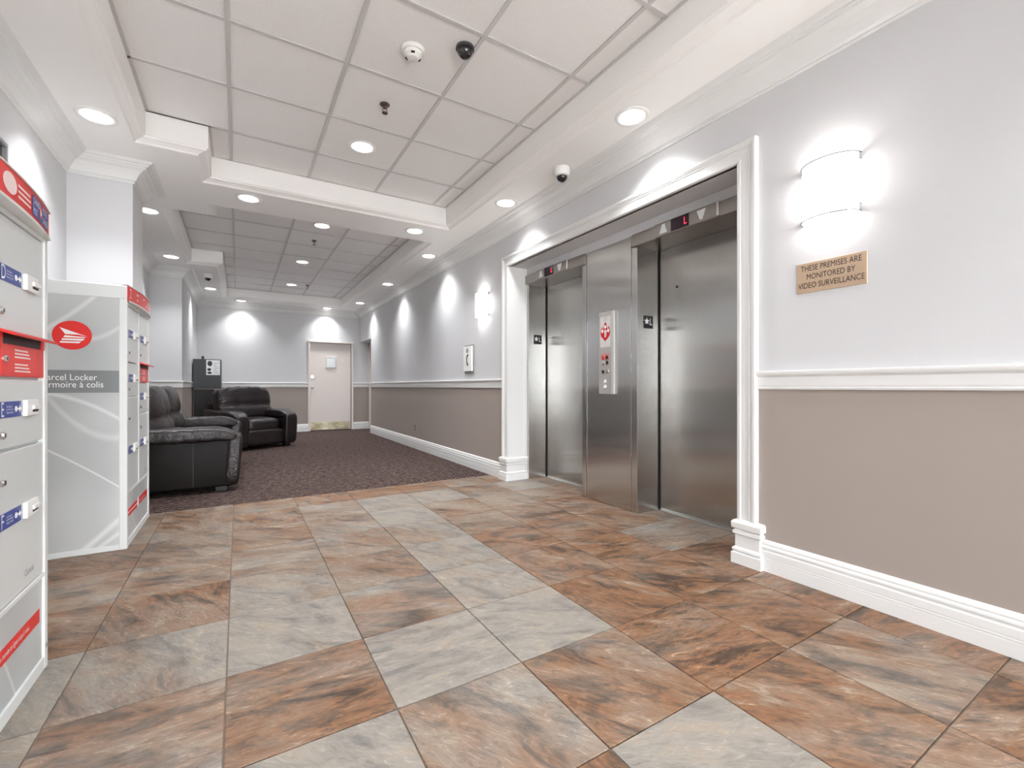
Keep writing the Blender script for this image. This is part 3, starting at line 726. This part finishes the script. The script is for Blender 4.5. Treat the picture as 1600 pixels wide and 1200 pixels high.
def key_label(door, y0, z0, letter):
    """blue key-return label, its white lock box and lock on a door; y0 left edge, z0 lower edge"""
    lb = MB().box(.0005, .0020, y0, y0+.152, z0, z0+.048).build('key_label', 'blue', door)
    text('letter', letter, .062, 'print_white', (.0026, y0+.006, z0+.0225), YP, ZP, lb, 'LEFT', .72)
    text('label_text', 'Key Return\nRetour de clé', .0105, 'print_white', (.0026, y0+.044, z0+.024), YP, ZP, lb, 'LEFT', .8, 1.7)
    mb = MB().box(.0020, .0026, y0+.044, y0+.090, z0+.0235, z0+.0248)
    mb.prism(circle(.112, .024, .009, .009, 14), (.0026, y0, z0), YP, ZP, .0005).box(.0020, .0026, y0+.118, y0+.148, z0+.021, z0+.027)
    mb.prism([(.136, .014), (.150, .024), (.136, .034)], (.0028, y0, z0), YP, ZP, .0005).build('key_symbol', 'print_white', lb)
    bx = MB().box(0, .012, y0+.166, y0+.262, z0-.002, z0+.050, .003).build('key_slot', 'plastic', door)
    MB().box(.0110, .018, y0+.205, y0+.262, z0+.018, z0+.032, .002, 1).build('slot_hood', 'plastic', bx)
    MB().box(.0110, .0126, y0+.208, y0+.255, z0+.010, z0+.018).build('slot', 'black', bx)
def lock(door, y, z):
    a = MB().lathe([(.012, 0), (.012, .006), (.008, .010)], (0, y, z), XP, 14).build('lock', 'chrome', door)
    MB().box(.009, .011, y-.0015, y+.0015, z-.005, z+.005).build('keyway', 'black', a)
def door_leaf(parent, y0, y1, z0, z1):
    e = bpy.data.objects.new('door', None)
    o = MB().box(-.012, 0, y0+.003, y1-.003, z0+.003, z1-.003, .003, 1).build('door', 'locker_panel', parent)
    return o
def bars(parent, name, m, rows):
    """print too small to read: one thin stroke for each line of it"""
    out = []
    for x, y0, y1, z, t_ in rows: out.append(MB().box(x-.0004, x, y0, y1, z-t_/2, z+t_/2).build(name, m, parent))
    return out
def parcel_locker(yc, label, num):
    L = empty('parcel_locker', (-.59, yc, 0), label, 'locker')
    h = LW/2
    MB().box(-LD, -.014, -h+.004, h-.004, 0.012, LH).build('body', 'locker', L)
    for y in (-h, 0, h):      # uprights
        wdt = .016
        y0 = max(-h, y-wdt); y1 = min(h, y+wdt)
        if y == -h: y1 = y+.030
        if y == h: y0 = y-.030
        MB().box(-.018, .004, y0, y1, .0 if y else .335, LH, .002, 1).build('upright', 'locker', L)
    MB().box(-.018, .003, -h, h, 1.508, LH, .002, 1).build('top_rail', 'locker', L)
    MB().box(-.018, .003, -h, h, .328, .345, .002, 1).build('mid_rail', 'locker', L)
    MB().box(-.018, .003, -h, h, 0, .045, .002, 1).build('bottom_rail', 'locker', L)
    MB().box(-.02, -.003, -h+.030, h-.030, .045, .328).build('lower_panel', 'graphic', L)
    c0, c1 = (-h+.030, -.016), (.016, h-.030)
    # left column
    d = door_leaf(L, *c0, 1.152, 1.508); key_label(d, c0[0]+.004, 1.31, 'A'); lock(d, c0[0]+.016, 1.215)
    d = door_leaf(L, *c0, .935, 1.152); key_label(d, c0[0]+.004, 1.03, 'B'); lock(d, c0[0]+.016, .985)
    d = door_leaf(L, *c0, .345, .935); key_label(d, c0[0]+.004, .575, 'C'); lock(d, c0[0]+.016, .80)
    # right column
    y0 = c1[0]+.008
    d = door_leaf(L, *c1, 1.165, 1.508); key_label(d, y0, 1.312, 'D'); lock(d, y0+.004, 1.221)
    d = door_leaf(L, *c1, .812, 1.024); key_label(d, y0, .907, 'E'); lock(d, y0+.012, .857)
    d = door_leaf(L, *c1, .345, .808); key_label(d, y0, .578, 'F'); lock(d, y0+.012, .719)
    text('wordmark', 'Canada', .032, 'print_grey', (.0010, y0+.18, .395), YP, ZP, d, 'LEFT', .8)
    # red outgoing mail slot with raised lid
    s_ = MB().box(-.012, .002, c1[0]+.003, c1[1]-.003, 1.030, 1.128, .002, 1).build('mail_slot', 'red', L)
    MB().box(-.010, -.0005, c1[0]+.004, c1[1]-.004, 1.128, 1.160).build('slot_opening', 'black', s_)
    MB().box(-.012, .004, c1[0]+.003, c1[0]+.022, 1.126, 1.165).box(-.012, .004, c1[1]-.022, c1[1]-.003, 1.126, 1.165).build('slot_cheeks', 'red', s_)
    ld = MB().box(-.010, .040, -.184, .184, -.004, .004, .003, 1).build('lid', 'red', s_)
    ld.matrix_local = Matrix.Translation((0, (c1[0]+c1[1])/2, 1.166)) @ Matrix.Rotation(math.radians(20), 4, 'Y')
    MB().box(.0015, .0035, c1[0]+.01, c1[1]-.075, 1.036, 1.122, .001, 1).build('slot_door', mat('red_slot_door', srgb(232, 58, 52), .35, noise=.03), s_)
    bars(s_, 'slot_text', 'pink', [(.0042, c1[0]+.105, c1[0]+.205+.01*(k % 3), 1.112-.0105*k-(.012 if k > 2 else 0), .005) for k in range(6)])
    lock(s_, c1[0]+.034, 1.083)
    # bowed header sign
    n = 12; mb = MB(); bow = lambda q: .008+.028*(1-q*q)
    ys = [-1+2*i/n for i in range(n+1)]
    for i in range(n):
        a, b = ys[i], ys[i+1]; xa, xb = bow(a), bow(b); ya, yb = a*(h-.005), b*(h-.005)
        for za, zb in ((1.532, 1.622),):
            mb.quad((xa, ya, za), (xb, yb, za), (xb, yb, zb), (xa, ya, zb))
            mb.quad((xa, ya, zb), (xb, yb, zb), (-.05, yb, zb+.002), (-.05, ya, zb+.002))
            mb.quad((xa, ya, za), (-.01, ya, za-.006), (-.01, yb, za-.006), (xb, yb, za))
    e = h-.005
    mb.quad((bow(1), e, 1.532), (-.05, e, 1.526), (-.05, e, 1.624), (bow(1), e, 1.622)).quad((bow(1), -e, 1.532), (-.05, -e, 1.526), (-.05, -e, 1.624), (bow(1), -e, 1.622))
    hd = mb.build('header', 'red', L, True, 30)
    for za, zb in ((1.524, 1.533), (1.621, 1.626)):
        mb = MB()
        for i in range(n):
            a, b = ys[i], ys[i+1]; ya, yb = a*h, b*h; xa, xb = bow(a)+.004, bow(b)+.004
            mb.quad((xa, ya, za), (xb, yb, za), (xb, yb, zb), (xa, ya, zb)).quad((xa, ya, zb), (xb, yb, zb), (-.02, yb, zb), (-.02, ya, zb)).quad((xa, ya, za), (xb, yb, za), (-.02, yb, za), (-.02, ya, za))
        mb.build('header_rim', 'locker', hd)
    MB().box(-LD, -.04, -h, h, LH, 1.62, .004).build('top_cap', 'locker', L)
    def on_header(o):            # bend flat print onto the bow
        for v in o.data.vertices: v.co.x += bow(v.co.y/(h-.005))
    if num == '2':
        o = text('header_number', num, .085, 'print_white', (.0012, -.375, 1.577), YP, ZP, hd, 'LEFT', .8); on_header(o)
        for o in bars(hd, 'header_text', 'print_white', [(.0012, -.24, -.03, 1.594, .010), (.0012, -.24, .05, 1.560, .010), (.0012, .08, .18, 1.594, .006), (.0012, .08, .16, 1.578, .006), (.0012, .08, .17, 1.562, .006)]): on_header(o)
        mb = MB()
        for a in range(5): mb.box(.0006, .0012, .22+a*.034, .22+(a+1)*.034, 1.534, 1.620)
        o = mb.build('header_end', 'locker', hd); on_header(o)
    else:
        bl = MB()
        for a in range(6): bl.box(.0008, .0012, .155+a*.035, .155+(a+1)*.035, 1.547, 1.610)
        bl = bl.build('blue_field', 'blue', hd); on_header(bl)
        for tx, yy, zz in (('CANADA', .163, 1.594), ('POST', .163, 1.562), ('POSTES', .272, 1.594), ('CANADA', .272, 1.562)):
            o = text('header_text', tx, .029, 'print_white', (.0016, yy, zz), YP, ZP, bl, 'LEFT', .70); on_header(o)
        o = MB().box(.0013, .0015, .158, .362, 1.5775, 1.579).build('header_rule', 'print_white', bl); on_header(o)
        o = MB().prism(circle(.2505, 1.5785, .014, .022, 20), (.0019, 0, 0), YP, ZP, .0003).build('header_disc', 'red', bl); on_header(o)
        o = MB().prism([(.240, 1.590), (.262, 1.578), (.258, 1.570), (.243, 1.568)], (.0023, 0, 0), YP, ZP, .0003).build('header_wings', 'print_white', bl); on_header(o)
        for o in bars(hd, 'header_text', 'pink', [(.0012, .035, .135, 1.592, .007), (.0012, .035, .140, 1.576, .007), (.0012, .035, .140, 1.560, .007)]): on_header(o)
        o = MB().prism(circle(-.02, 1.578, .045, .03, 16), (.0012, 0, 0), YP, ZP, .0003).build('header_patch', 'pink', hd); on_header(o)
    # red ribbon on the lower panel
    rb = MB().box(-.0025, -.0012, -h+.045, h-.06, .182, .228).build('ribbon', 'red', L)
    bars(rb, 'ribbon_text', 'pink', [(-.0006, -h+.06, -.06, .205, .007)])
    MB().prism(circle(-.02, .205, .03, .038, 16), (-.0008, 0, 0), YP, ZP, .0005).build('ribbon_emblem', 'print_white', rb)
    text('ribbon_text', 'Du monde en ligne jusqu\'à vous', .026, 'print_white', (-.0006, .02, .205), YP, ZP, rb, 'LEFT', .68, shear=.2)
    MB().box(-.001, .0045, h-.022, h-.002, .07, .085).build('maker_tag', 'print_grey', L)
    # printed side towards the lobby
    sd_ = -h
    MB().box(-LD, .004, sd_-.004, sd_+.004, 1.54, 1.62, .002, 1).build('side_top_band', 'locker', L)
    MB().box(-.034, .004, sd_-.005, sd_+.003, 0, 1.54, .002, 1).build('side_stile', 'locker', L)
    MB().box(-LD, -LD+.03, sd_-.005, sd_+.003, 0, 1.54, .002, 1).build('side_stile', 'locker', L)
    MB().box(-LD+.03, -.034, sd_-.005, sd_+.003, 0, .034, .002, 1).build('side_bottom_rail', 'locker', L)
    sp = MB().box(-LD+.03, -.034, sd_-.0015, sd_+.003, .034, 1.54).build('side_graphic', 'graphic', L)
    bd = MB().box(-LD+.03, -.034, sd_-.0022, sd_-.0014, .963, 1.097).build('side_band', 'band', sp)
    text('side_text', 'Parcel Locker\nArmoire à colis', .052, 'print_white', (-LD+.109, sd_-.003, 1.032), XP, ZP, bd, 'LEFT', .83, .82)
    mail_logo(sp, (-.245, sd_-.0028, 1.302), XP, ZP, .087, .085)
    return L
parcel_locker(4.008, 'grey parcel locker with round red logo on its side, in front of the white column', '2')
parcel_locker(1.852, 'tall grey parcel locker at the left edge of the photograph with blue key labels', '1')
fr = empty('wall_screen', (XL, 3.06, 2.03), 'grey framed dark panel on the left wall above the nearest locker', 'panel')
MB().box(0, .035, -.43, .44, .255, .28, .003, 1).box(0, .035, -.43, .44, -.28, -.255, .003, 1).box(0, .035, .415, .44, -.255, .255, .003, 1).box(0, .035, -.43, -.405, -.255, .255, .003, 1).build('frame', mat('frame_grey', srgb(140, 140, 142), .4, noise=.03), fr)
MB().box(0, .02, -.405, .415, -.255, .255).build('panel', 'dome', fr)

# ------------------------------------------------------------------ leather seating (front towards local +x)
def seating(name, loc, rz, width, nseat, nback, label, cat, depth=1.0):
    S = empty(name, loc, label, cat, rz=rz)
    hd, hw = depth/2, width/2; aw = .21
    wr = random.Random(nback)
    MB().box(-hd+.06, hd-.10, -hw+aw-.02, hw-aw+.02, .05, .27, .02).build('base', 'leather_flat', S)
    def apron(q):
        return q
    MB().soft((hd-.10, 0, .19), (.12, width-2*aw+.02, .24), 6, 8).build('front_apron', 'leather', S, True)
    for sy in (-1, 1):
        y = sy*(hw-aw/2)
        pn = MB().box(-hd+.05, hd-.05, y-aw/2+.012, y+aw/2-.012, .05, .52, .025, 3).build('arm', 'leather_flat', S, True, 40)
        ys_ = y+sy*(aw/2-.011)
        MB().box(.14, .146, ys_-.002, ys_+.002, .07, .47).build('seam', 'black', pn)
        def roll(q, sy=sy):
            # pad dips to the front, rises to the back, wrinkles across
            t_ = q.x/(hd)
            q = q.copy(); q.z += .035*t_*t_*(1 if t_ < 0 else .2) + .006*math.sin(q.x*48+q.y*9)*max(0, 1-abs(t_+.1)*1.2)
            if t_ > .55: q.z -= (t_-.55)**2*.42*max(0, .6+q.z*4)
            return q
        MB().soft((0.01, y, .545), (depth-.0, aw+.05, .145), 4.2, 15, roll).build('arm_pad', 'leather', pn, True)
        MB().soft((hd-.05, y, .30), (.13, aw+.005, .50), 5, 9, lambda q: Vector((q.x+.015*math.sin(q.z*5), q.y, q.z))).build('arm_front', 'leather', pn, True)
        for sx in (-1, 1):
            MB().box(sx*(hd-.15)-.05, sx*(hd-.15)+.05, y-.05, y+.05, 0, .055, .006).build('foot', 'foot', S)
    iw = width-2*aw
    for k in range(nseat):
        yc = -iw/2+iw*(k+.5)/nseat; sw = iw/nseat
        MB().soft((.10, yc, .37), (depth-.34, sw-.004, .22), 5, 11, lambda q: Vector((q.x, q.y, q.z+(.022*(1-(q.x/.35)**2)*(1-(2*q.y/sw)**2) if q.z > 0 else 0)))).build('seat_cushion', 'leather', S, True)
    MB().box(-hd+.01, -hd+.22, -hw+.05, hw-.05, .05, .74, .05, 3).build('back_frame', 'leather_flat', S, True, 40)
    rot = Matrix.Rotation(math.radians(-11), 3, 'Y')
    bw = (width-.14)/nback
    for k in range(nback):
        yc = -(width-.14)/2+bw*(k+.5)
        def puff(q, k=k):
            q = q.copy(); g = 2*q.y/bw
            if q.x > 0: q.x += .045*(1-g*g) - .03*math.exp(-((q.z+.03)/.035)**2)
            q.z += .018*(1-g*g)*(1 if q.z > 0 else 0)+.006*math.sin(q.y*40+k)*(q.x > 0)
            for c in (-.33, .33): q.x -= .016*math.exp(-((g-c)/.09)**2)*(q.x > 0)*(q.z < .12)
            return q
        MB().soft((-hd+.245, yc, .70), (.30, bw+.006, .54), 4.2 if nback > 1 else 5.5, 15, puff, rot).build('back_cushion', 'leather', S, True)
    return S
seating('sofa', (-.50, 6.06, 0), 0, 2.0, 2, 2, 'long dark leather sofa seen from its side behind the parcel locker', 'sofa', 1.02)
seating('armchair', (.175, 8.655, 0), math.radians(-61.5), 1.02, 1, 1, 'dark leather armchair angled towards the lobby in front of the black cabinet', 'armchair', .98)

# ------------------------------------------------------------------ black cabinet with overhanging box and poster
cb = empty('cabinet', (-.49, 10.05, 0), 'black stand with a charcoal box and black-and-white notice in the far left corner', 'cabinet')
MB().box(-.20, .11, -.10, .16, 0, .95, .006).build('stand', 'black', cb)
bx = MB().box(-.205, .213, -.16, .16, .965, 1.50, .005).build('box', 'charcoal', cb)
MB().box(.205, .222, -.155, .165, .97, 1.49, .003).build('side_door', mat('cabinet_side_grey', srgb(120, 122, 122), .4, noise=.03), bx)
MB().box(-.09, -.05, -.03, .03, 1.50, 1.56, .005).build('handle', 'black', bx)
po = MB().box(-.01, .20, -.163, -.161, 1.21, 1.485).build('notice', 'paper', bx)
mb = MB()
for x, z, rx, rz in ((.045, 1.42, .038, .05), (.035, 1.31, .030, .028), (.04, 1.25, .036, .022)): mb.prism(circle(x, z, rx, rz, 12), (0, -.1635, 0), XP, ZP, .0004)
mb.build('notice_picture', 'print_black', po)
mb = MB()
for k in range(7): mb.box(.10, .185-.02*(k % 3), -.1638, -.163, 1.245+k*.03, 1.252+k*.03)
mb.build('notice_lines', 'print_grey', po)
